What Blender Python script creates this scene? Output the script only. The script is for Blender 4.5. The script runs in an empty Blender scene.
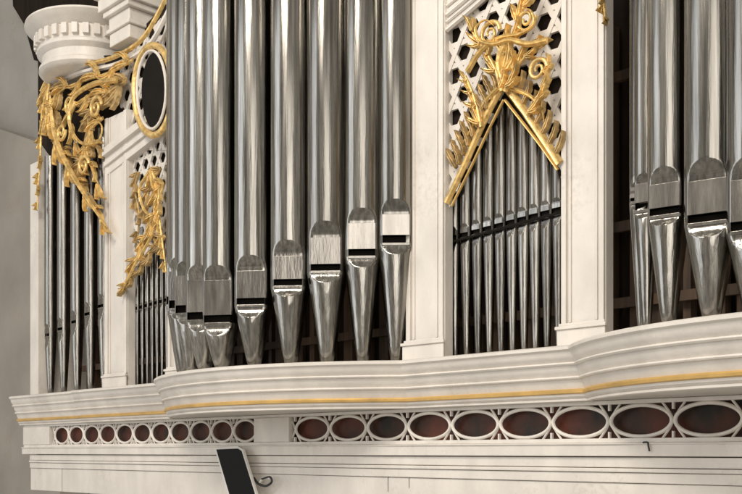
import bpy, bmesh, math, random
from math import sin, cos, pi, sqrt, radians, asin
from mathutils import Vector, Matrix
random.seed(7)
S = bpy.context.scene
COL = S.collection
F = 971.0; D = 4.23; K = sqrt(.5); CZ = 3.0; U = .006

# ---------------------------------------------------------------- geometry of the place
def P(px, py, b=0.0):
    """point on the vertical plane y = -b (wall front is y = 0) at a given spot of the facade"""
    xp = (px-371)/F; Z = (D-b)/K/(1+xp)
    return Vector((-K*Z*(1-xp), -b, CZ+(452-py)/F*Z))
def TX(px, b=0.0): return P(px, 0, b).x
def H(u): return CZ+u*U

# ---------------------------------------------------------------- materials
def mat(name, base, rough=.5, metal=0.0, var=.12, scale=8, bump=0.0, stretch=(1,1,1), dark=None, spec=.5, rvar=0.0, bscale=None, grime=0.0):
    m = bpy.data.materials.new(name); m.use_nodes = True
    n = m.node_tree; N = n.nodes; Lk = n.links
    b = N['Principled BSDF']
    b.inputs['Roughness'].default_value = rough; b.inputs['Metallic'].default_value = metal
    b.inputs['Specular IOR Level'].default_value = spec
    tc = N.new('ShaderNodeTexCoord'); mp = N.new('ShaderNodeMapping'); mp.inputs['Scale'].default_value = stretch
    Lk.new(tc.outputs['Object'], mp.inputs['Vector'])
    nz = N.new('ShaderNodeTexNoise'); nz.inputs['Scale'].default_value = scale; nz.inputs['Detail'].default_value = 6
    Lk.new(mp.outputs[0], nz.inputs['Vector'])
    r = N.new('ShaderNodeValToRGB'); r.color_ramp.elements[0].position = .32; r.color_ramp.elements[1].position = .68
    d = dark or tuple(c*(1-var) for c in base)
    r.color_ramp.elements[0].color = (*d, 1); r.color_ramp.elements[1].color = (*[min(1, c*(1+var*.4)) for c in base], 1)
    Lk.new(nz.outputs['Fac'], r.inputs[0]); Lk.new(r.outputs[0], b.inputs['Base Color'])
    if metal == 1.0:
        oi = N.new('ShaderNodeObjectInfo'); va = N.new('ShaderNodeMapRange'); va.inputs[3].default_value = .78; va.inputs[4].default_value = 1.14
        Lk.new(oi.outputs['Random'], va.inputs[0])
        hs = N.new('ShaderNodeHueSaturation'); Lk.new(va.outputs[0], hs.inputs['Value']); Lk.new(r.outputs[0], hs.inputs['Color']); Lk.new(hs.outputs[0], b.inputs['Base Color'])
        ad = N.new('ShaderNodeVectorMath'); ad.operation = 'ADD'; Lk.new(tc.outputs['Object'], ad.inputs[0])
        mm = N.new('ShaderNodeMath'); mm.operation = 'MULTIPLY'; mm.inputs[1].default_value = 7.0; Lk.new(oi.outputs['Random'], mm.inputs[0])
        Lk.new(mm.outputs[0], ad.inputs[1]); Lk.new(ad.outputs[0], mp.inputs['Vector'])
    if grime:
        g1 = N.new('ShaderNodeTexNoise'); g1.inputs['Scale'].default_value = 26; g1.inputs['Detail'].default_value = 8; g1.inputs['Roughness'].default_value = .75
        g2 = N.new('ShaderNodeTexNoise'); g2.inputs['Scale'].default_value = 1.7; g2.inputs['Detail'].default_value = 3
        Lk.new(tc.outputs['Object'], g1.inputs['Vector']); Lk.new(tc.outputs['Object'], g2.inputs['Vector'])
        mu = N.new('ShaderNodeMath'); mu.operation = 'MULTIPLY'; Lk.new(g1.outputs['Fac'], mu.inputs[0]); Lk.new(g2.outputs['Fac'], mu.inputs[1])
        gr = N.new('ShaderNodeMapRange'); gr.inputs[1].default_value = .30; gr.inputs[2].default_value = .44; gr.inputs[3].default_value = 0; gr.inputs[4].default_value = grime
        Lk.new(mu.outputs[0], gr.inputs[0])
        mx = N.new('ShaderNodeMix'); mx.data_type = 'RGBA'; Lk.new(gr.outputs[0], mx.inputs[0]); Lk.new(r.outputs[0], mx.inputs[6]); mx.inputs[7].default_value = (.30,.24,.17,1)
        Lk.new(mx.outputs[2], b.inputs['Base Color'])
    if rvar:
        mr = N.new('ShaderNodeMapRange'); mr.inputs[3].default_value = max(.02, rough-rvar); mr.inputs[4].default_value = rough+rvar
        Lk.new(nz.outputs['Fac'], mr.inputs[0]); Lk.new(mr.outputs[0], b.inputs['Roughness'])
    if bump:
        n2 = N.new('ShaderNodeTexNoise'); n2.inputs['Scale'].default_value = bscale or scale*3; n2.inputs['Detail'].default_value = 4
        Lk.new(mp.outputs[0], n2.inputs['Vector'])
        bp = N.new('ShaderNodeBump'); bp.inputs['Strength'].default_value = bump; bp.inputs['Distance'].default_value = .01
        Lk.new(n2.outputs['Fac'], bp.inputs['Height']); Lk.new(bp.outputs[0], b.inputs['Normal'])
    return m
CREAM = mat('cream_paint', (.735,.69,.63), .40, var=.12, scale=3, bump=.22, stretch=(2,2,1), bscale=26, grime=.28)
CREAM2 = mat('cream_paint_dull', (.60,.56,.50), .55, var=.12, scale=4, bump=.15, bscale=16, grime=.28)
WHITE = mat('white_ring_paint', (.77,.73,.67), .42, var=.12, scale=9, bump=.15, grime=.28)
PIPE = mat('pipe_tin', (.345,.33,.30), .18, 1.0, var=.38, scale=5, bump=.16, stretch=(9,9,.35), rvar=.08, bscale=7)  # stretched noise paints vertical reflection streaks into the tin colour
PIPED = mat('pipe_tin_dull', (.31,.295,.27), .20, 1.0, var=.34, scale=5, bump=.16, stretch=(12,12,.35), rvar=.08)  # finer reflection streaks, likewise painted into the base colour
LIP = mat('pipe_lip_brushed', (.37,.35,.32), .24, 1.0, var=.26, scale=5, bump=.14, stretch=(5,5,.8), rvar=.08)
GOLD = mat('gilding', (.87,.60,.23), .36, .60, var=.40, scale=22, bump=.35, rvar=.12, bscale=60)
GOLDP = mat('gold_paint', (.70,.45,.15), .42, .45, var=.2, scale=8)
SILV = mat('carving_dull_gilt', (.62,.43,.19), .48, .45, var=.5, scale=16, bump=.3)
TIMBER = mat('inner_timber', (.085,.05,.028), .7, var=.5, scale=4, stretch=(5,5,.5), bump=.2)
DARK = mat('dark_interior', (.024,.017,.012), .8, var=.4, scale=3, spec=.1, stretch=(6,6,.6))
MOUTH = mat('pipe_mouth_dark', (.012,.010,.008), .8, var=.2, spec=.1)
MARB = mat('frieze_ground', (.105,.030,.017), .5, var=.5, scale=4.5, bump=.3, dark=(.020,.017,.012), stretch=(1.2,1,1), spec=.25)
WALL = mat('wall_plaster', (.43,.41,.38), .85, var=.12, scale=1.6, bump=.3, bscale=22, grime=.3)
WALLD = mat('wall_plaster_brown', (.37,.34,.30), .85, var=.16, scale=1.2, bump=.35, bscale=18, grime=.4)
BLACK = mat('black_glass', (.006,.006,.007), .35, var=.1, spec=.12)
RUB = mat('black_rubber', (.02,.02,.02), .5, var=.2)
PLAST = mat('white_plastic', (.72,.70,.66), .35, var=.04)

# ---------------------------------------------------------------- object helpers
def obj(name, me_or_bm, m, parent=None, smooth=False, bevel=0.0, kind=None, mats=None):
    if isinstance(me_or_bm, bmesh.types.BMesh):
        bmesh.ops.recalc_face_normals(me_or_bm, faces=me_or_bm.faces)
        me = bpy.data.meshes.new(name); me_or_bm.to_mesh(me); me_or_bm.free()
    else: me = me_or_bm
    for mm in (mats or [m]): me.materials.append(mm)
    o = bpy.data.objects.new(name, me); COL.objects.link(o)
    if smooth:
        for p in me.polygons: p.use_smooth = True
        me.set_sharp_from_angle(angle=radians(40))
    if bevel:
        b = o.modifiers.new('bevel', 'BEVEL'); b.width = bevel; b.segments = 2; b.limit_method = 'ANGLE'; b.angle_limit = radians(40)
    if parent: o.parent = parent
    if kind: o['kind'] = kind
    return o
def empty(name, loc, label, cat, group=None):
    o = bpy.data.objects.new(name, None); COL.objects.link(o); o.location = loc; o.empty_display_size = .1
    o['label'] = label; o['category'] = cat
    if group: o['group'] = group
    return o
def box(bm, x0, x1, y0, y1, z0, z1):
    vs = [bm.verts.new((x, y, z)) for x in (x0, x1) for y in (y0, y1) for z in (z0, z1)]
    for f in ((0,1,3,2),(4,6,7,5),(0,4,5,1),(2,3,7,6),(0,2,6,4),(1,5,7,3)): bm.faces.new([vs[i] for i in f])
def prism(bm, pts, y0, y1):
    """pts (x,z) polygon extruded from y0 (front) to y1"""
    a = [bm.verts.new((p[0], y0, p[1])) for p in pts]; b = [bm.verts.new((p[0], y1, p[1])) for p in pts]
    bm.faces.new(a); bm.faces.new(b[::-1]); n = len(pts)
    for i in range(n): bm.faces.new((a[i], b[i], b[(i+1)%n], a[(i+1)%n]))
def catmull(pts, k=8, closed=False):
    out = []; n = len(pts)
    rng = range(n if closed else n-1)
    for i in rng:
        g = (lambda j: pts[j % n]) if closed else (lambda j: pts[max(0, min(n-1, j))])
        p0, p1, p2, p3 = g(i-1), g(i), g(i+1), g(i+2)
        for s in range(k):
            t = s/k
            out.append(tuple(.5*((2*p1[c])+(-p0[c]+p2[c])*t+(2*p0[c]-5*p1[c]+4*p2[c]-p3[c])*t*t+(-p0[c]+3*p1[c]-3*p2[c]+p3[c])*t**3) for c in range(len(p1))))
    if not closed: out.append(tuple(pts[-1]))
    return out
def ribbon(bm, pts, w, th=.018, seg=8, closed=False, yb=0.0, ridge=0.0):
    """a carved strand on the facade: pts are (x,z,[y]) in metres; w a function of 0..1 -> half width"""
    n = len(pts); rings = []
    for i, p in enumerate(pts):
        a = pts[(i-1) % n if closed else max(0, i-1)]; c = pts[(i+1) % n if closed else min(n-1, i+1)]
        dx, dz = c[0]-a[0], c[1]-a[1]; L = math.hypot(dx, dz) or 1e-6
        nx, nz = -dz/L, dx/L
        hw = max(.0008, w(i/(n-1))); tt = min(th, hw*1.1+.003)
        y = yb+(p[2] if len(p) > 2 else 0)
        ring = []
        for k in range(seg):
            an = pi*k/(seg-1)
            o = cos(an)*hw; h = sin(an)*tt
            if ridge: h *= (1-ridge*abs(sin(an*3)))
            ring.append(bm.verts.new((p[0]+nx*o, y-h, p[1]+nz*o)))
        rings.append(ring)
    m = n if closed else n-1
    for i in range(m):
        A, B = rings[i], rings[(i+1) % n]
        for k in range(seg-1): bm.faces.new((A[k], B[k], B[k+1], A[k+1]))
        bm.faces.new((A[seg-1], B[seg-1], B[0], A[0]))
    if not closed: bm.faces.new(rings[0]); bm.faces.new(rings[-1][::-1])
def wpts(px_pts, b=0.0): return [(P(x, y, b).x, P(x, y, b).z) for x, y in px_pts]
def strand(bm, px_pts, hw, b=.02, taper='both', th=.02, ridge=.38):
    pts = catmull(wpts(px_pts, b), 7)
    if taper == 'both': f = lambda t: hw*(sin(pi*min(max(t, .02), .98)))**.6
    elif taper == 'end': f = lambda t: hw*(1-t)**.7
    else: f = lambda t: hw
    ribbon(bm, pts, f, th, yb=-b, ridge=ridge, seg=13)
def leaf(bm, x, z, ang, L, W, b, curl=.6, lift=.02):
    """one acanthus lobe: a notched blade with a sunk midrib and a tip curling off the ground"""
    n = 13; C = []; a = ang; cx, cz = x, z
    for i in range(n):
        t = i/(n-1); C.append((cx, cz, a, t))
        a += curl/(n-1)*(.2+1.6*t*t); cx += cos(a)*L/(n-1); cz += sin(a)*L/(n-1)
    rows = []
    for cx, cz, a, t in C:
        w = W*.8*(sin(pi*min(.985, .10+.88*t))**.7)*(1+.20*sin(t*pi*7))*(1-.3*t)
        lf = lift*(.25+.9*t*t)+.006
        nx, nz = -sin(a), cos(a)
        prof = ((-1, -.004), (-.62, lf*.85+.010), (-.25, lf+.008), (0, lf*.75), (.25, lf+.008), (.62, lf*.85+.010), (1, -.004))
        rows.append([bm.verts.new((cx+nx*o*w, -b-h, cz+nz*o*w)) for o, h in prof])
    for i in range(n-1):
        for k in range(6): bm.faces.new((rows[i][k], rows[i][k+1], rows[i+1][k+1], rows[i+1][k]))
        bm.faces.new((rows[i][6], rows[i][0], rows[i+1][0], rows[i+1][6]))
    bm.faces.new(rows[0]); bm.faces.new(rows[-1][::-1])
def volute(bm, x, z, r0, b, sgn=1, turns=1.5, hw=.012, a0=0):
    pts = []; n = int(26*turns)
    for i in range(n+1):
        t = i/n; rr = r0*(1-.82*t); a = a0+sgn*turns*2*pi*t; pts.append((x+rr*cos(a), z+rr*sin(a)))
    ribbon(bm, pts, lambda t: hw*(1-.5*t), .02, yb=-b)
def acanthus(bm, px_pts, b, n, L, W, side=0, hw=.014, spread=1.0, curl=1.0):
    pts = catmull(wpts(px_pts, b), 8)
    ribbon(bm, pts, lambda t: hw*(1-.6*t), .026, yb=-b-.004)
    for i in range(n):
        t = (i+.4)/n; j = min(len(pts)-2, int(t*(len(pts)-1)))
        a = math.atan2(pts[j+1][1]-pts[j][1], pts[j+1][0]-pts[j][0])
        sd = side or (1 if i % 2 else -1)
        sc = (1-.4*t)*random.uniform(.85, 1.15)
        for q, (da, ls) in enumerate(((.30, 1.1), (.95, .75))):
            leaf(bm, pts[j][0], pts[j][1], a+sd*da*spread, L*sc*ls, W*sc, b+.005*q+random.uniform(0, .008), -sd*curl, .026)

# ================================================================= THE CASE
case = empty('organ_case', (-5, 0, H(0)), 'cream painted organ case with gilded carving, round towers and a ringed frieze', 'organ case')
CASE_INV = case.matrix_world.copy()
def part(name, bm, m, parent=None, **k):
    o = obj(name, bm, m, None, **k)
    if parent is None:
        o.parent = case; o.matrix_parent_inverse = Matrix.Translation((5, 0, -H(0)))
    else:
        o.parent = parent; o.matrix_parent_inverse = Matrix.Translation((5, 0, -H(0)))@Matrix.Identity(4) if False else Matrix.Identity(4)
    return o

# towers: plan arcs ------------------------------------------------
class Tower:
    def __init__(s, tc, half, b):
        s.tc, s.half, s.b = tc, half, b; s.R = (half*half+b*b)/(2*b); s.yc = s.R-b; s.a = asin(half/s.R)
    def at(s, f, dr=0): return (s.tc+(s.R+dr)*sin(f), s.yc-(s.R+dr)*cos(f))
    def find(s, px):
        """angle of the axis that stands on the arc at this place, searched on the near flank"""
        best = None
        for i in range(2001):
            f = -s.a*.62+i/2000*(s.a*1.62)
            x, y = s.at(f); n = D+y; Z = n*K-x*K; q = 371+F*(n*K+x*K)/Z
            e = abs(q-px)
            if best is None or e < best[0]: best = (e, f)
        return best[1]
T1 = Tower(-5.10, 1.16, .45)
T2 = Tower(-1.56, 1.02, .47)

# plinth: a moulding profile swept along the plan ------------------
def plan(dr, flat):
    """plan line of the plinth at distance dr outside the pipe axes (flat = projection of the straight parts)"""
    pts = [(TX(22), .9), (TX(22), -flat)]
    xs = TX(88); pts += [(xs, -flat), (xs+.001, -flat-.035)]
    fl = flat+.035
    for T in (T1, T2):
        R = T.R+dr; fa = math.acos(min(1, (T.yc+fl)/R))
        m = 40
        for i in range(m+1):
            f = -fa+2*fa*i/m; pts.append((T.tc+R*sin(f), T.yc-R*cos(f)))
    pts.append((1.2, -fl))
    return pts
def sweep(profile, base=.15, flat=.085):
    """profile: list of (offset beyond the base line, height u)"""
    bm = bmesh.new(); rows = []
    for off, u in profile:
        rows.append([bm.verts.new((x, y, H(u))) for x, y in plan(base+off, flat+off)])
    for i in range(len(rows)):
        A, B = rows[i], rows[(i+1) % len(rows)]
        for k in range(len(A)-1): bm.faces.new((A[k], A[k+1], B[k+1], B[k]))
    bm.faces.new([r[-1] for r in rows])
    return bm
top_prof = [(-.55+.0, 88), (.035, 88), (.045, 86.8), (.045, 84.5), (.030, 83), (.026, 80), (.018, 77), (.004, 74.6), (.012, 74.2), (.016, 73), (.010, 71.8), (-.004, 71.4),
            (-.004, 70), (-.012, 66), (-.026, 63.2), (-.014, 62.8), (-.010, 61.6), (-.014, 60.6), (-.030, 60.2), (-.034, 57), (-.046, 52.6), (-.6, 52.6)]
part('plinth', sweep([(max(o, -.075) if abs(o) > .3 else o, u) for o, u in top_prof]), CREAM, smooth=True)
part('gold_band', sweep([(-.07, 52.55), (-.036, 52.55), (-.030, 51.2), (-.032, 49.2), (-.040, 48.45), (-.07, 48.45)]), GOLDP, smooth=True)
part('plinth_base_moulding', sweep([(-.075, 48.4), (-.044, 48.4), (-.046, 46.5), (-.062, 44.6), (-.056, 44.2), (-.056, 42.6), (-.075, 42.0)]), CREAM, smooth=True)
# floor of the pipe bays (fills the inside of the plinth ring) and the soffit under it
def fill(u0, u1, dr, fl):
    bm = bmesh.new(); p = plan(dr, fl)
    line = p[1:]
    for i in range(len(line)-1):
        (x0, y0), (x1, y1) = line[i], line[i+1]
        if abs(x1-x0) < .002: continue
        vs = []
        for z in (H(u0), H(u1)):
            vs.append([bm.verts.new(c) for c in ((x0, y0, z), (x1, y1, z), (x1, .55, z), (x0, .55, z))])
        bm.faces.new(vs[0]); bm.faces.new(vs[1][::-1])
    return bm
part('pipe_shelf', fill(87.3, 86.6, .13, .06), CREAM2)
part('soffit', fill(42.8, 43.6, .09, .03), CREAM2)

# frieze -----------------------------------------------------------
bm = bmesh.new(); box(bm, TX(34), 1.2, .062, .08, H(10), H(42.3)); part('frieze_ground', bm, MARB)
def bars(x0, x1, u0, u1, y0=-.004, y1=.0615):
    bm = bmesh.new(); box(bm, x0, x1, y0, y1, H(u0), H(u1)); return bm
part('frieze_rail', bars(TX(24), 1.2, 39.2, 42.5), WHITE, bevel=.003)
part('frieze_rail', bars(TX(24), 1.2, 7.5, 11.2), WHITE, bevel=.003)
def ringset(xc, w, side=None):
    """an oval ring with the crossed pieces between it and its neighbour"""
    bm = bmesh.new(); zc = (H(39.2)+H(11.2))/2; rz = (H(39.2)-H(11.2))/2; rx = w*.475
    pts = [(xc+rx*cos(a), zc+(rz-.008)*sin(a)) for a in [2*pi*i/40 for i in range(40)]]
    ribbon(bm, pts, lambda t: .0098, .016, closed=True, yb=.022, seg=9)
    return bm
def cross(xc, w):
    bm = bmesh.new(); zc = (H(39.2)+H(11.2))/2; rz = (H(39.2)-H(11.2))/2
    for sx in (-1, 1):
        pts = catmull([(xc+sx*w*.17, zc+rz+.002), (xc+sx*w*.07, zc+rz*.5), (xc, zc), (xc-sx*w*.07, zc-rz*.5), (xc-sx*w*.17, zc-rz-.002)], 5)
        ribbon(bm, pts, lambda t: .0058, .010, yb=.024+.001*sx, seg=6)
    for sz in (-1, 1):
        prism(bm, [(xc-.0045, zc+sz*rz), (xc+.0045, zc+sz*rz), (xc+.0045, zc+sz*rz*.62), (xc-.0045, zc+sz*rz*.62)], .012, .03)
    return bm
xa0, xa1 = TX(60), TX(243)
na = 11; st = (xa1-xa0)/(na-1)
for i in range(na):
    part('frieze_ring', ringset(xa0+st*i, st), WHITE, smooth=True)
    part('frieze_cross', cross(xa0+st*(i-.5), st), WHITE, smooth=True)
xb0 = TX(310); stb = (TX(706)-xb0)/8
for i in range(10):
    part('frieze_ring', ringset(xb0+stb*i, stb), WHITE, smooth=True)
    part('frieze_cross', cross(xb0+stb*(i-.5), stb), WHITE, smooth=True)
# solid blocks in the frieze
bm = bmesh.new(); box(bm, TX(255), TX(290), -.012, .04, H(11.25), H(39.15)); part('frieze_block', bm, CREAM, bevel=.004)
bm = bmesh.new(); box(bm, TX(24), TX(50), -.010, .04, H(11.25), H(39.15)); part('frieze_block', bm, CREAM, bevel=.004)
# panelling below the frieze: boards between horizontal grooves
x0 = TX(30)
for u0, u1, y in ((-3.6, 7.4, -.022), (-12.8, -4.4, -.004), (-16.6, -13.3, -.012), (-25.2, -17.0, -.003), (-60, -25.6, .006)):
    part('lower_board', bars(x0 if u1 < 7 else TX(24), 1.2, u0, u1, y, .06), CREAM, bevel=.004)
bm = bmesh.new(); box(bm, TX(24), 1.2, -.030, .03, H(6.0), H(7.45)); part('lower_rail', bm, CREAM, bevel=.003)
bm = bmesh.new(); box(bm, x0+.01, 1.2, .061, .09, H(-60), H(7)); part('lower_backing', bm, DARK)
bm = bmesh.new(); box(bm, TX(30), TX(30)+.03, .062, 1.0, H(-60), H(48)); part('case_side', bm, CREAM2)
for (a, y0, y1) in ((409, 462, 488), (388, 474, 492), (62, 466, 492)):
    bm = bmesh.new(); p = P(a, y0, -.004); q = P(a, y1, -.004); box(bm, p.x-.0015, p.x+.0015, .0045, .02, q.z, p.z); part('board_crack', bm, MOUTH)

# dark inside ------------------------------------------------------
bm = bmesh.new()
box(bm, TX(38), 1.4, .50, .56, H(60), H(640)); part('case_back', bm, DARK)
bm = bmesh.new(); box(bm, TX(30), TX(38), .0, .56, H(88.2), H(455)); part('stile', bm, CREAM, bevel=.006)

bm = bmesh.new()
rnd = random.Random(3)
xx = TX(44)
while xx < 1.2:
    ww = rnd.uniform(.03, .09)
    box(bm, xx, xx+ww, .40+rnd.uniform(0, .06), .49, H(88.5), H(300+rnd.uniform(0, 260))); xx += ww+rnd.uniform(.03, .14)
for u in (128, 196, 330): box(bm, TX(44), 1.2, .37, .395, H(u), H(u+9))
part('inner_timber', bm, TIMBER)
# pilasters --------------------------------------------------------
def pilaster(pa, pb, utop, deep=.07, beads=True, proj=0.0):
    bm = bmesh.new(); x0, x1 = TX(pa), TX(pb); w = x1-x0; y = -proj
    box(bm, x0, x1, y, deep, H(88.2), H(utop))
    e = w*.13
    for a, b2 in ((x0+.004, x0+e), (x1-e, x1-.004)): box(bm, a, b2, y-.016, y-.0005, H(108), H(utop-.5))
    for a, b2 in ((x0+e*1.35, x0+e*1.75), (x1-e*1.75, x1-e*1.35)): box(bm, a, b2, y-.008, y-.0005, H(110), H(utop-1))
    o = part('pilaster', bm, CREAM, bevel=.003)
    bm = bmesh.new()
    box(bm, x0-.012, x1+.012, y-.030, y-.0165, H(88.3), H(104))
    box(bm, x0-.02, x1+.02, y-.040, y-.0165, H(104), H(107))
    box(bm, x0-.006, x1+.006, y-.024, y-.0165, H(107), H(109.5))
    part('pilaster_foot', bm, CREAM, bevel=.004)
pilaster(106, 128, 470)
pilaster(169, 188, 640)
pilaster(407, 445, 560)
pilaster(562, 606, 470)

# lattice panels (kagome of three families of bars) ---------------
def clip(poly, inside, inter):
    out = []
    for i in range(len(poly)):
        a, b = poly[i-1], poly[i]
        ia, ib = inside(a), inside(b)
        if ib:
            if not ia: out.append(inter(a, b))
            out.append(b)
        elif ia: out.append(inter(a, b))
    return out
def clip_convex(poly, reg):
    A = sum(reg[i-1][0]*reg[i][1]-reg[i][0]*reg[i-1][1] for i in range(len(reg)))
    sg = 1 if A > 0 else -1
    for i in range(len(reg)):
        p, q = reg[i-1], reg[i]
        d = lambda s: sg*((q[0]-p[0])*(s[1]-p[1])-(q[1]-p[1])*(s[0]-p[0]))
        poly = clip(poly, lambda s: d(s) >= 0, lambda a, b: tuple(a[c]+(b[c]-a[c])*d(a)/(d(a)-d(b)) for c in (0, 1)))
        if len(poly) < 3: return []
    return poly
def lattice(regs_px, y, pitch=.136, w=.030):
    bm = bmesh.new()
    for reg_px in regs_px:
        reg = wpts(reg_px, -y)
        cx = -4; cz = H(300)
        for fam, an in enumerate((pi/3, -pi/3, 0.0)):
            c, s = cos(an), sin(an)
            for k in range(-80, 80):
                off = (k+(.5 if fam == 2 else 0))*pitch*sqrt(3)/2
                ox, oz = cx-s*off, cz+c*off
                q = [(ox+c*t-s*h, oz+s*t+c*h) for t, h in ((-9, -w/2), (9, -w/2), (9, w/2), (-9, w/2))]
                r = clip_convex(q, reg)
                if len(r) >= 3: prism(bm, r, y+.0025*fam, y+.018+.0025*fam)
    return part('lattice', bm, CREAM)
gl = [(446,214),(506,82),(506,-14),(492,-14),(446,26)]
lattice([gl, [(506,82),(561,178),(561,-40),(506,-40)]], .035)
lattice([[(120,62),(168,10),(168,150),(120,150)]], .04, pitch=.15, w=.034)
lattice([[(108,150),(168,118),(168,228),(140,262),(126,276)],], .05, pitch=.125, w=.026)
# black boards behind the pierced work
for pg, y in (([(446,208),(505,96),(561,176),(561,-60),(446,-60)], .075), ([(110,60),(170,0),(170,236),(130,262),(110,240)], .085), ([(38,60),(110,55),(110,222),(88,200),(60,170),(38,140)], .085)):
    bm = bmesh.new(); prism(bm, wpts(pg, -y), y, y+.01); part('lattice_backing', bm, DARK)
# cream top board and raking mouldings over the gable bay
bm = bmesh.new(); prism(bm, wpts([(446,30),(498,-14),(498,-60),(446,-60)], -.02), .015, .06); part('bay_head', bm, CREAM)
def rake(name, px_pts, hw, b, th, m, taper='none', parent=None):
    bm = bmesh.new(); strand(bm, px_pts, hw, b, taper, th, .3); return part(name, bm, m, smooth=True)
for d, w in ((0, .016), (8, .010), (15, .014), (24, .010)):
    rake('head_moulding', [(447, 30-d*1.0), (472, 9-d), (500, -16-d)], w, -.010, .02, CREAM)

# gable: two gilded raking arms and their carving ------------------
rake('gable_arm', [(447,203),(466,163),(486,118),(504,84)], .021, .02, .022, GOLD)
rake('gable_arm', [(504,84),(524,110),(543,138),(560,164)], .023, .02, .022, GOLD)
rake('gable_fillet', [(452,206),(470,170),(489,130),(504,100)], .008, .02, .015, GOLDP)
rake('gable_fillet', [(505,100),(524,124),(541,146),(558,170)], .008, .02, .015, GOLDP)
bm = bmesh.new()
acanthus(bm, [(503,92),(497,72),(488,54),(478,40),(470,26)], .05, 5, .15, .026, curl=.8)
acanthus(bm, [(506,92),(516,70),(530,54),(544,46)], .05, 4, .15, .026, curl=.8)
acanthus(bm, [(504,78),(508,52),(516,28),(526,4),(532,-16)], .055, 6, .15, .028, curl=.8)
acanthus(bm, [(482,128),(478,108),(472,90),(466,76)], .04, 4, .12, .020, side=1)
acanthus(bm, [(528,116),(538,100),(544,84),(548,66)], .04, 4, .12, .020, side=-1)
strand(bm, [(468,72),(482,50),(500,38),(520,34),(534,24),(530,10),(518,10)], .018, .08, 'end', .03)
strand(bm, [(548,40),(528,44),(510,40),(494,44),(480,40),(476,28),(486,20),(496,28)], .018, .09, 'end', .03)
strand(bm, [(504,84),(500,64),(506,46),(522,34)], .024, .07, 'both', .03)
strand(bm, [(498,88),(484,104),(474,124),(460,148)], .014, .04, 'end', .02)
strand(bm, [(512,88),(530,96),(542,110),(544,124)], .014, .04, 'end', .02)
for vx, vy, rr, sg in ((490,34,.07,1),(526,20,.065,-1),(538,70,.06,1)):
    p = P(vx, vy, .06); volute(bm, p.x, p.z, rr, .06, sg, 1.6, .013)
part('gable_crest', bm, GOLD, smooth=True)
bm = bmesh.new()
for t in range(9):
    x = 460+t*4.6; y = 168-t*9.2
    p = P(x-3, y, .02); leaf(bm, p.x, p.z, 2.2, .13, .024, .02, -.8); leaf(bm, p.x+.03, p.z+.01, 1.7, .10, .02, .03, .7)
for t in range(7):
    x = 513+t*6.5; y = 94+t*10
    p = P(x+4, y, .02); leaf(bm, p.x, p.z, .9, .12, .022, .02, .8)
part('gable_foliage', bm, SILV, smooth=True)
# tip of a hanging carving at the head of the right hand tower
bm = bmesh.new(); acanthus(bm, [(604,-22),(602,-6),(605,10),(606,24)], .03, 4, .07, .016); part('tower_carving', bm, GOLD, smooth=True)

# left wing: raking gold rail, oval ring, scrollwork ---------------
rake('raking_rail', [(172,-14),(158,16),(140,42),(112,58),(78,66),(52,76),(42,92)], .020, .03, .03, GOLD)
rake('raking_rail', [(180,-14),(166,18),(148,47),(118,64),(84,72),(60,82)], .022, .015, .03, CREAM)
for lo, hi, b0, nm in ((176, 150, .012, 'wing_cornice'), (168, 163, .035, 'wing_moulding'), (158, 154, .050, 'wing_moulding'), (154, 148, .030, 'wing_moulding')):
    bm = bmesh.new(); d = 48
    prism(bm, wpts([(107, lo), (169, lo-d), (169, hi-d), (107, hi)], 0), -b0, .06); part(nm, bm, CREAM, bevel=.004)
bm = bmesh.new()
pts = wpts([(156+19*cos(a), 91-45*sin(a)) for a in [2*pi*i/44 for i in range(44)]], .05)
ribbon(bm, pts, lambda t: .026, .03, closed=True, yb=-.07); part('oval_ring', bm, GOLD, smooth=True)
bm = bmesh.new()
pts = wpts([(156+14.5*cos(a), 91-39*sin(a)) for a in [2*pi*i/40 for i in range(40)]], .03)
ribbon(bm, pts, lambda t: .012, .02, closed=True, yb=-.066); part('oval_ring_inner', bm, CREAM, smooth=True)
bm = bmesh.new(); prism(bm, wpts([(156+14*cos(a), 91-39*sin(a)) for a in [2*pi*i/32 for i in range(32)]], 0.06), -.064, -.055); part('oval_ground', bm, MOUTH)
bm = bmesh.new()
acanthus(bm, [(134,60),(112,72),(88,80),(66,88),(54,100)], .06, 6, .32, .042, curl=1.5)
acanthus(bm, [(50,84),(48,108),(54,134),(64,158),(78,182),(94,206),(108,228)], .06, 11, .32, .040, curl=1.5)
acanthus(bm, [(112,92),(90,96),(74,110),(72,132),(82,152)], .05, 5, .28, .038, curl=1.6)
acanthus(bm, [(104,118),(92,130),(88,150),(94,172),(104,194)], .045, 5, .26, .036, curl=1.6)
acanthus(bm, [(44,98),(42,130),(41,160),(39,186),(38,210)], .04, 7, .12, .022, curl=.5)
strand(bm, [(118,80),(94,84),(74,98),(70,122),(80,142),(98,142),(102,126),(92,118)], .026, .09, 'end', .035)
strand(bm, [(50,92),(56,136),(74,176),(106,226)], .026, .09, 'both', .035)
for vx, vy, rr, sg in ((96,108,.10,1),(70,104,.09,-1),(84,166,.09,1),(62,132,.08,-1)):
    p = P(vx, vy, .08); volute(bm, p.x, p.z, rr, .08, sg, 1.6, .018)
part('wing_scrollwork', bm, GOLD, smooth=True)
bm = bmesh.new()
acanthus(bm, [(128,80),(114,94),(98,102),(90,122),(98,148)], .03, 10, .26, .046)
acanthus(bm, [(66,84),(56,112),(62,146),(86,184)], .03, 10, .26, .046)
acanthus(bm, [(96,156),(84,160),(80,176),(98,206)], .03, 7, .20, .040)
part('wing_foliage', bm, SILV, smooth=True)
bm = bmesh.new()
acanthus(bm, [(152,168),(158,190),(156,214),(146,240),(134,266),(123,292)], .05, 11, .19, .034)
acanthus(bm, [(164,184),(160,210),(163,240),(167,272)], .05, 7, .13, .024, side=-1)
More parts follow.
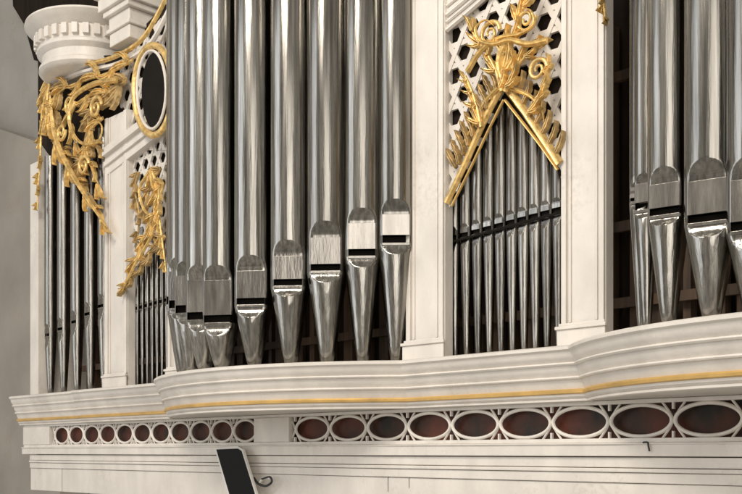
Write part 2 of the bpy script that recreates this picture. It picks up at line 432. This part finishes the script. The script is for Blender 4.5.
strand(bm, [(150,172),(140,190),(146,212),(158,214),(158,198),(150,196)], .016, .07, 'end', .025)
strand(bm, [(160,216),(150,240),(136,264),(122,292)], .016, .07, 'both', .025)
part('bay_scrollwork', bm, GOLD, smooth=True)
bm = bmesh.new()
acanthus(bm, [(166,236),(154,252),(140,270),(124,294)], .035, 9, .14, .028)
acanthus(bm, [(140,172),(136,190),(140,214),(138,240)], .035, 5, .14, .026)
acanthus(bm, [(162,168),(150,190),(148,216),(156,240)], .03, 8, .17, .032)
part('bay_foliage', bm, SILV, smooth=True)

# round turret cornice above the left bay --------------------------
cx = TX(70)+.03; cy = .20
def lathe(prof, a0=-pi*.62, a1=pi*.62, n=56):
    bm = bmesh.new(); rows = []
    for r, u in prof: rows.append([bm.verts.new((cx+r*sin(a0+(a1-a0)*i/n), cy-r*cos(a0+(a1-a0)*i/n), H(u+12))) for i in range(n+1)])
    for i in range(len(rows)-1):
        for k in range(n): bm.faces.new((rows[i][k], rows[i][k+1], rows[i+1][k+1], rows[i+1][k]))
    return bm
part('turret_cornice', lathe([(.02,622),(.52,621),(.575,619),(.58,616),(.56,613),(.53,609),(.50,606),(.482,603.5),(.462,602),(.462,583),(.474,581),(.474,577),(.455,574),(.43,571),(.425,560),(.435,558),(.455,556),(.458,551),(.44,548),(.41,545),(.02,545)]), CREAM, smooth=True)
bm = bmesh.new()
for i in range(19):
    a = -pi*.55+pi*1.1*i/18; c, s = cos(a), sin(a)
    q = []
    for rr in (.455, .50):
        for ww in (-.026, .026): q.append((cx+rr*s+ww*c, cy-rr*c+ww*s))
    vs = [bm.verts.new((x, y, H(u))) for u in (598, 613) for x, y in q]
    for f in ((0,1,3,2),(4,6,7,5),(0,4,5,1),(2,3,7,6),(0,2,6,4),(1,5,7,3)): bm.faces.new([vs[j] for j in f])
part('dentils', bm, CREAM, bevel=.003)
bm = bmesh.new()
xa, xb = TX(116), TX(136)
for u0, u1, e in ((560, 578, .0), (578, 584, .02), (584, 600, .005), (600, 608, .04), (608, 626, .07), (626, 640, .10)):
    box(bm, xa-e, xb+e, -.06-e, .3, H(u0), H(u1-.05))
part('corner_capital', bm, CREAM, bevel=.008)

# ================================================================= THE PIPES
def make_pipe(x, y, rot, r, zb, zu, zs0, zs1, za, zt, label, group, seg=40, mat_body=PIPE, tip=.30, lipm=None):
    """zb base, zu lowest point of the lower lip, zs0/zs1 mouth slot, za top of the arch over the upper lip, zt top"""
    root = empty('organ_pipe', (x, y, zb), label, 'organ pipe', group); root.rotation_euler.z = rot
    w0 = .76*r; h = min(w0*.95, (za-zs1)*.5); hu = zs0-zu
    am = asin(.76)
    angs = [-pi+2*pi*i/seg for i in range(seg)]
    def grid(rows, lo=False, gap=None):
        bm = bmesh.new(); R = []
        for z, rr, wf in rows:
            L = sqrt(max(1e-9, rr*rr-wf*wf)) if wf > 0 else None
            ring = []
            for a in angs:
                X, Y = rr*sin(a), -rr*cos(a)
                if L is not None and cos(a) > 0 and abs(X) < wf*1.001: Y = -L
                ring.append(bm.verts.new((X, Y, z-zb)))
            R.append(ring)
        for i in range(len(R)-1):
            zm = (rows[i][0]+rows[i+1][0])/2
            for k in range(seg):
                if gap and gap[0] < zm < gap[1] and abs(angs[k]+pi/seg) < am: continue
                bm.faces.new((R[i][k], R[i][(k+1) % seg], R[i+1][(k+1) % seg], R[i+1][k]))
        return bm
    # foot: tapered cone up to the mouth with the pressed-in lower lip
    rows = []; n = 26; rt = tip*r
    rc = lambda z: rt+(r-rt)*min(1, ((z-zb)/(zs0-zb)))**.92
    rows.append((zb, rt*.7, 0)); rows.append((zb+.012, rt, 0))
    for i in range(1, 7): z = zb+.012+(zu-zb-.012)*i/7; rows.append((z, rc(z), 0))
    for i in range(19):
        t = i/18; z = zu+hu*t; ww = w0*sqrt(max(0, 1-(1-t)**2)); rows.append((z, rc(z), min(ww, rc(z)*.86)))
    rows.append((zs0+.0005, r*.9, w0*.8)); 
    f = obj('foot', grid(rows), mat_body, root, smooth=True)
    # body with the upper lip
    rows = [(zs0+.0002, r, 0), (zs1-.0005, r, 0), (zs1, r, w0)]
    z1 = za-h
    rows += [(zs1+(z1-zs1)*i/4, r, w0) for i in range(1, 5)]
    for i in range(1, 13):
        t = sin(i/12*pi/2); rows.append((z1+h*t, r, w0*sqrt(max(0, 1-t*t))))
    rows += [(za+.01, r, 0), (za+(zt-za)*.33, r, 0), (za+(zt-za)*.66, r, 0), (zt, r, 0), (zt, r*.1, 0)]
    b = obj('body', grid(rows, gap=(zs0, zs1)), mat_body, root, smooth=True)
    # lips and the dark opening
    Lf = r*.650
    bm = bmesh.new(); box(bm, -w0*.96, w0*.96, -Lf-.004, -Lf+.006, zs1-zb, zs1-zb+(z1-zs1)*.995)
    obj('upper_lip', bm, lipm or LIP, b, bevel=.0015)
    bm = bmesh.new(); box(bm, -w0*.96, w0*.96, -Lf-.005, -Lf+.014, zs0-zb-.012, zs0-zb+.003)
    obj('lower_lip', bm, lipm or LIP, f, bevel=.0015)
    bm = bmesh.new(); box(bm, -w0*1.05, w0*1.05, -Lf*.45, -Lf*.35, zs0-zb, zs1-zb)
    obj('mouth', bm, MOUTH, root)
    return root
ORD = ['first','second','third','fourth','fifth','sixth','seventh','eighth','ninth','tenth','eleventh','twelfth']
def zat(x, y, py):
    n = D+y; Z = n*K-x*K; return CZ+(452-py)/F*Z
def tower_pipes(T, data, extra, name, zt, group, r_of):
    fs = [(T.find(d[0]), d[1:]) for d in data]
    lst = [(f, d) for f, d in fs]
    for (f, d) in extra: lst.append((f, d))
    lst.sort(key=lambda q: q[0])
    for i, (f, d) in enumerate(lst):
        r = r_of(i, f, lst)
        x, y = T.at(f, -.02)
        n_ = D+y; va = radians(45)-math.atan((n_*K+x*K)/(n_*K-x*K))   # the mouths of the flank pipes are turned towards the nave
        rot = .35*f+.65*va
        xo, yo = x+.7*r*sin(rot), y-.7*r*cos(rot)
        arch, s1, s0, ub = [zat(xo, yo, v) for v in d]
        lab = f'tall silver pipe, {ORD[i]} from the left in the {name}'
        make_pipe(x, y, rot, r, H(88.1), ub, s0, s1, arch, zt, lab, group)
def r1(i, f, lst):
    g = []
    if i > 0: g.append(f-lst[i-1][0])
    if i < len(lst)-1: g.append(lst[i+1][0]-f)
    return min(.124, max(.07, min(g)*T1.R*.55))
d1 = [(190,262,305,313,325),(202,266,312,320,332),(219,266,315,323,336),(252,256,298,305,318),(289,241,279,286,297),(326,222,264,271,283),(362,209,249,256,268),(396,200,235,243,255)]
f190 = T1.find(190)
tower_pipes(T1, d1, [(f190-.13, (258,300,308,320)), (f190-.26, (255,296,304,316))], 'round tower left of the gable', H(620), 'pipes of the left round tower', r1)
d2 = [(617,196,200,208,214),(629,182,197,205,214),(643,174,202,210,219),(665,168,207,215,226),(708,160,213,222,238),(752,158,220,230,250)]
def r2(i, f, lst): return min(.106, max(.055, min([abs(f-l[0]) for l in lst if l[0] != f])*T2.R*.55))
d2[0] = (617,176,193,201,210)
tower_pipes(T2, d2, [], 'round tower at the right', H(560), 'pipes of the right round tower', r2)
def bay(xs, ys, r, name, tops, group, yy=.10, lip=2.0, up=3.0):
    for i, (px, py) in enumerate(zip(xs, ys)):
        x = TX(px, -yy); x = P(px, 0, -(yy-r)).x
        z = zat(x, yy-r, py)
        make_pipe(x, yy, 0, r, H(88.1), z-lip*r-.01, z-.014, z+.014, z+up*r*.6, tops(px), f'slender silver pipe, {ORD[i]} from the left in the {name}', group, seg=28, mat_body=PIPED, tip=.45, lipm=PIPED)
bay([45,58,71.5,85,98.5], [335,329,322,314,306], .058, 'flat bay at the far left edge', lambda p: H(462+(p-45)*.1), 'pipes of the far left bay')
bay([130.5+4.95*i for i in range(8)], [310-1.4*i for i in range(8)], .0205, 'narrow bay between two left pilasters', lambda p: H(330), 'pipes of the narrow bay', yy=.08)
bay([451+11.55*i for i in range(10)], [238-3.1*i for i in range(10)], .037, 'bay under the gold gable', lambda p: zat(TX(p, -.125), .125, max(203-2.09*(p-447), 84+1.46*(p-504))-8) , 'pipes under the gold gable', yy=.125)
# dark strip slanting along the mouth line of the gable bay pipes
bm = bmesh.new()
a, b2 = P(447,243,-.08), P(561,212,-.08)
for s in range(1):
    vs = [bm.verts.new((q.x, yv, q.z+dz)) for q in (a, b2) for yv in (.078, .088) for dz in (-.006, .006)]
    for f in ((0,1,3,2),(4,6,7,5),(0,4,5,1),(2,3,7,6),(0,2,6,4),(1,5,7,3)): bm.faces.new([vs[j] for j in f])
part('mouth_line_strip', bm, MOUTH)

# ================================================================= SMALL THINGS ON THE LOWER PANELLING
scr = empty('screen', P(236,494,.10), 'slanted narrow black screen in a rounded white frame before the lower boards', 'screen')
def loc(pp, o): return tuple(Vector(pp)-Vector(o.location))
def slab(name, px_poly, b0, b1, m, parent, bevel=.004):
    bm = bmesh.new()
    A = [bm.verts.new(P(x, y, b1)-parent.location) for x, y in px_poly]
    B = [bm.verts.new(v.co+Vector((0, b1-b0, 0))) for v in A]
    bm.faces.new(A); bm.faces.new(B[::-1]); n = len(A)
    for i in range(n): bm.faces.new((A[i], B[i], B[(i+1) % n], A[(i+1) % n]))
    return obj(name, bm, m, parent, bevel=bevel)
slab('frame', [(214,447.5),(237,446),(242,449),(260,508),(231,508)], .075, .10, PLAST, scr, .004)
slab('display', [(216,449.5),(237.5,448.6),(241,451),(258.5,507),(232.8,507)], .1005, .106, BLACK, scr, .003)
cab = empty('cable_clip', P(265,482,.05), 'small curled black cable end beside the black screen', 'cable')
bm = bmesh.new()
pts = [(P(x, y, .05).x-cab.location.x, P(x, y, .05).z-cab.location.z) for x, y in catmull([(254,478),(259,484),(266,486),(272,482),(270,477),(262,479)], 6)]
ribbon(bm, pts, lambda t: .010*(1-.4*t), .012); obj('cord', bm, RUB, cab, smooth=True)
bm = bmesh.new(); ribbon(bm, [(-.07, -.015), (-.03, .025), (.02, .035), (.05, .02)], lambda t: .009, .012, yb=.008); obj('holder', bm, PLAST, cab, smooth=True)
hk = obj('hook', bmesh.new(), RUB)
bpy.data.objects.remove(hk)
bm = bmesh.new(); p = P(647,445,.03)
ribbon(bm, catmull([(-.02, .012), (.004, .012), (.008, -.004), (.014, -.03)], 5), lambda t: .0045, .006)
hk = obj('hook', bm, RUB, smooth=True); hk.location = (p.x, -.031, p.z); hk['label'] = 'tiny black hook on the cream rail below the right frieze rings'; hk['category'] = 'hook'

# ================================================================= SETTING
bm = bmesh.new(); box(bm, -22, 3, 1.9, 2.0, H(-300), H(2200)); obj('wall', bm, WALL, kind='structure')
bm = bmesh.new(); prism(bm, [tuple(q) for q in wpts([(-40,118),(0,129),(60,150),(60,600),(-40,600)], -1.5)], 1.5, 1.88); obj('wall_lower', bm, WALLD, kind='structure')
bm = bmesh.new(); prism(bm, wpts([(11,-30),(13,6),(24,24),(34,60),(60,60),(104,30),(122,2),(122,-40)], -1.7), 1.7, 1.85); obj('dark_recess_sheet', bm, DARK, kind='structure')  # dark sheet standing in for the unlit opening behind the turret

# ================================================================= LIGHT AND CAMERA
w = bpy.data.worlds.new('World'); S.world = w; w.use_nodes = True
N = w.node_tree.nodes; Lk = w.node_tree.links; bg = N['Background']
tc = N.new('ShaderNodeTexCoord'); mp = N.new('ShaderNodeMapping'); mp.inputs['Scale'].default_value = (22, 22, .9)
nz = N.new('ShaderNodeTexNoise'); nz.inputs['Scale'].default_value = 1.1; nz.inputs['Detail'].default_value = 3
rp = N.new('ShaderNodeValToRGB'); e = rp.color_ramp.elements
e[0].position = .42; e[0].color = (.13,.112,.09,1); e[1].position = .58; e[1].color = (.88,.82,.73,1)
Lk.new(tc.outputs['Generated'], mp.inputs[0]); Lk.new(mp.outputs[0], nz.inputs['Vector']); Lk.new(nz.outputs['Fac'], rp.inputs[0]); Lk.new(rp.outputs[0], bg.inputs[0])
bg.inputs[1].default_value = .90
def area(name, locn, target, sx, sy, power, col):
    l = bpy.data.lights.new(name, 'AREA'); l.shape = 'RECTANGLE'; l.size = sx; l.size_y = sy; l.energy = power; l.color = col
    o = bpy.data.objects.new(name, l); COL.objects.link(o); o.location = locn
    o.rotation_euler = (Vector(target)-Vector(locn)).to_track_quat('-Z', 'Y').to_euler()
area('window_light', (4.5, -9, 6.0), (-4, 0, 4), 7, 7, 395, (1, .94, .87))
area('window_light', (-10, -9, 6.0), (-5, 0, 4), 6, 8, 270, (.88, .93, 1))
area('overhead_key', (-3, -6, 9.5), (-4, 0, 3.5), 2.5, 2.5, 470, (1, .92, .82))  # unseen key light, added overhead to deepen shadows under the cornices
cam = bpy.data.cameras.new('camera'); co = bpy.data.objects.new('camera', cam); COL.objects.link(co); S.camera = co
co.location = (0, -D, CZ); co.rotation_euler = (pi/2, 0, radians(45))
cam.sensor_width = 36; cam.lens = 36*F/742; cam.shift_y = (452-247)/742; cam.clip_end = 200
S.view_settings.view_transform = 'Standard'; S.view_settings.look = 'None'; S.view_settings.exposure = 0; S.view_settings.gamma = 1
S.render.resolution_x = 1024; S.render.resolution_y = 682
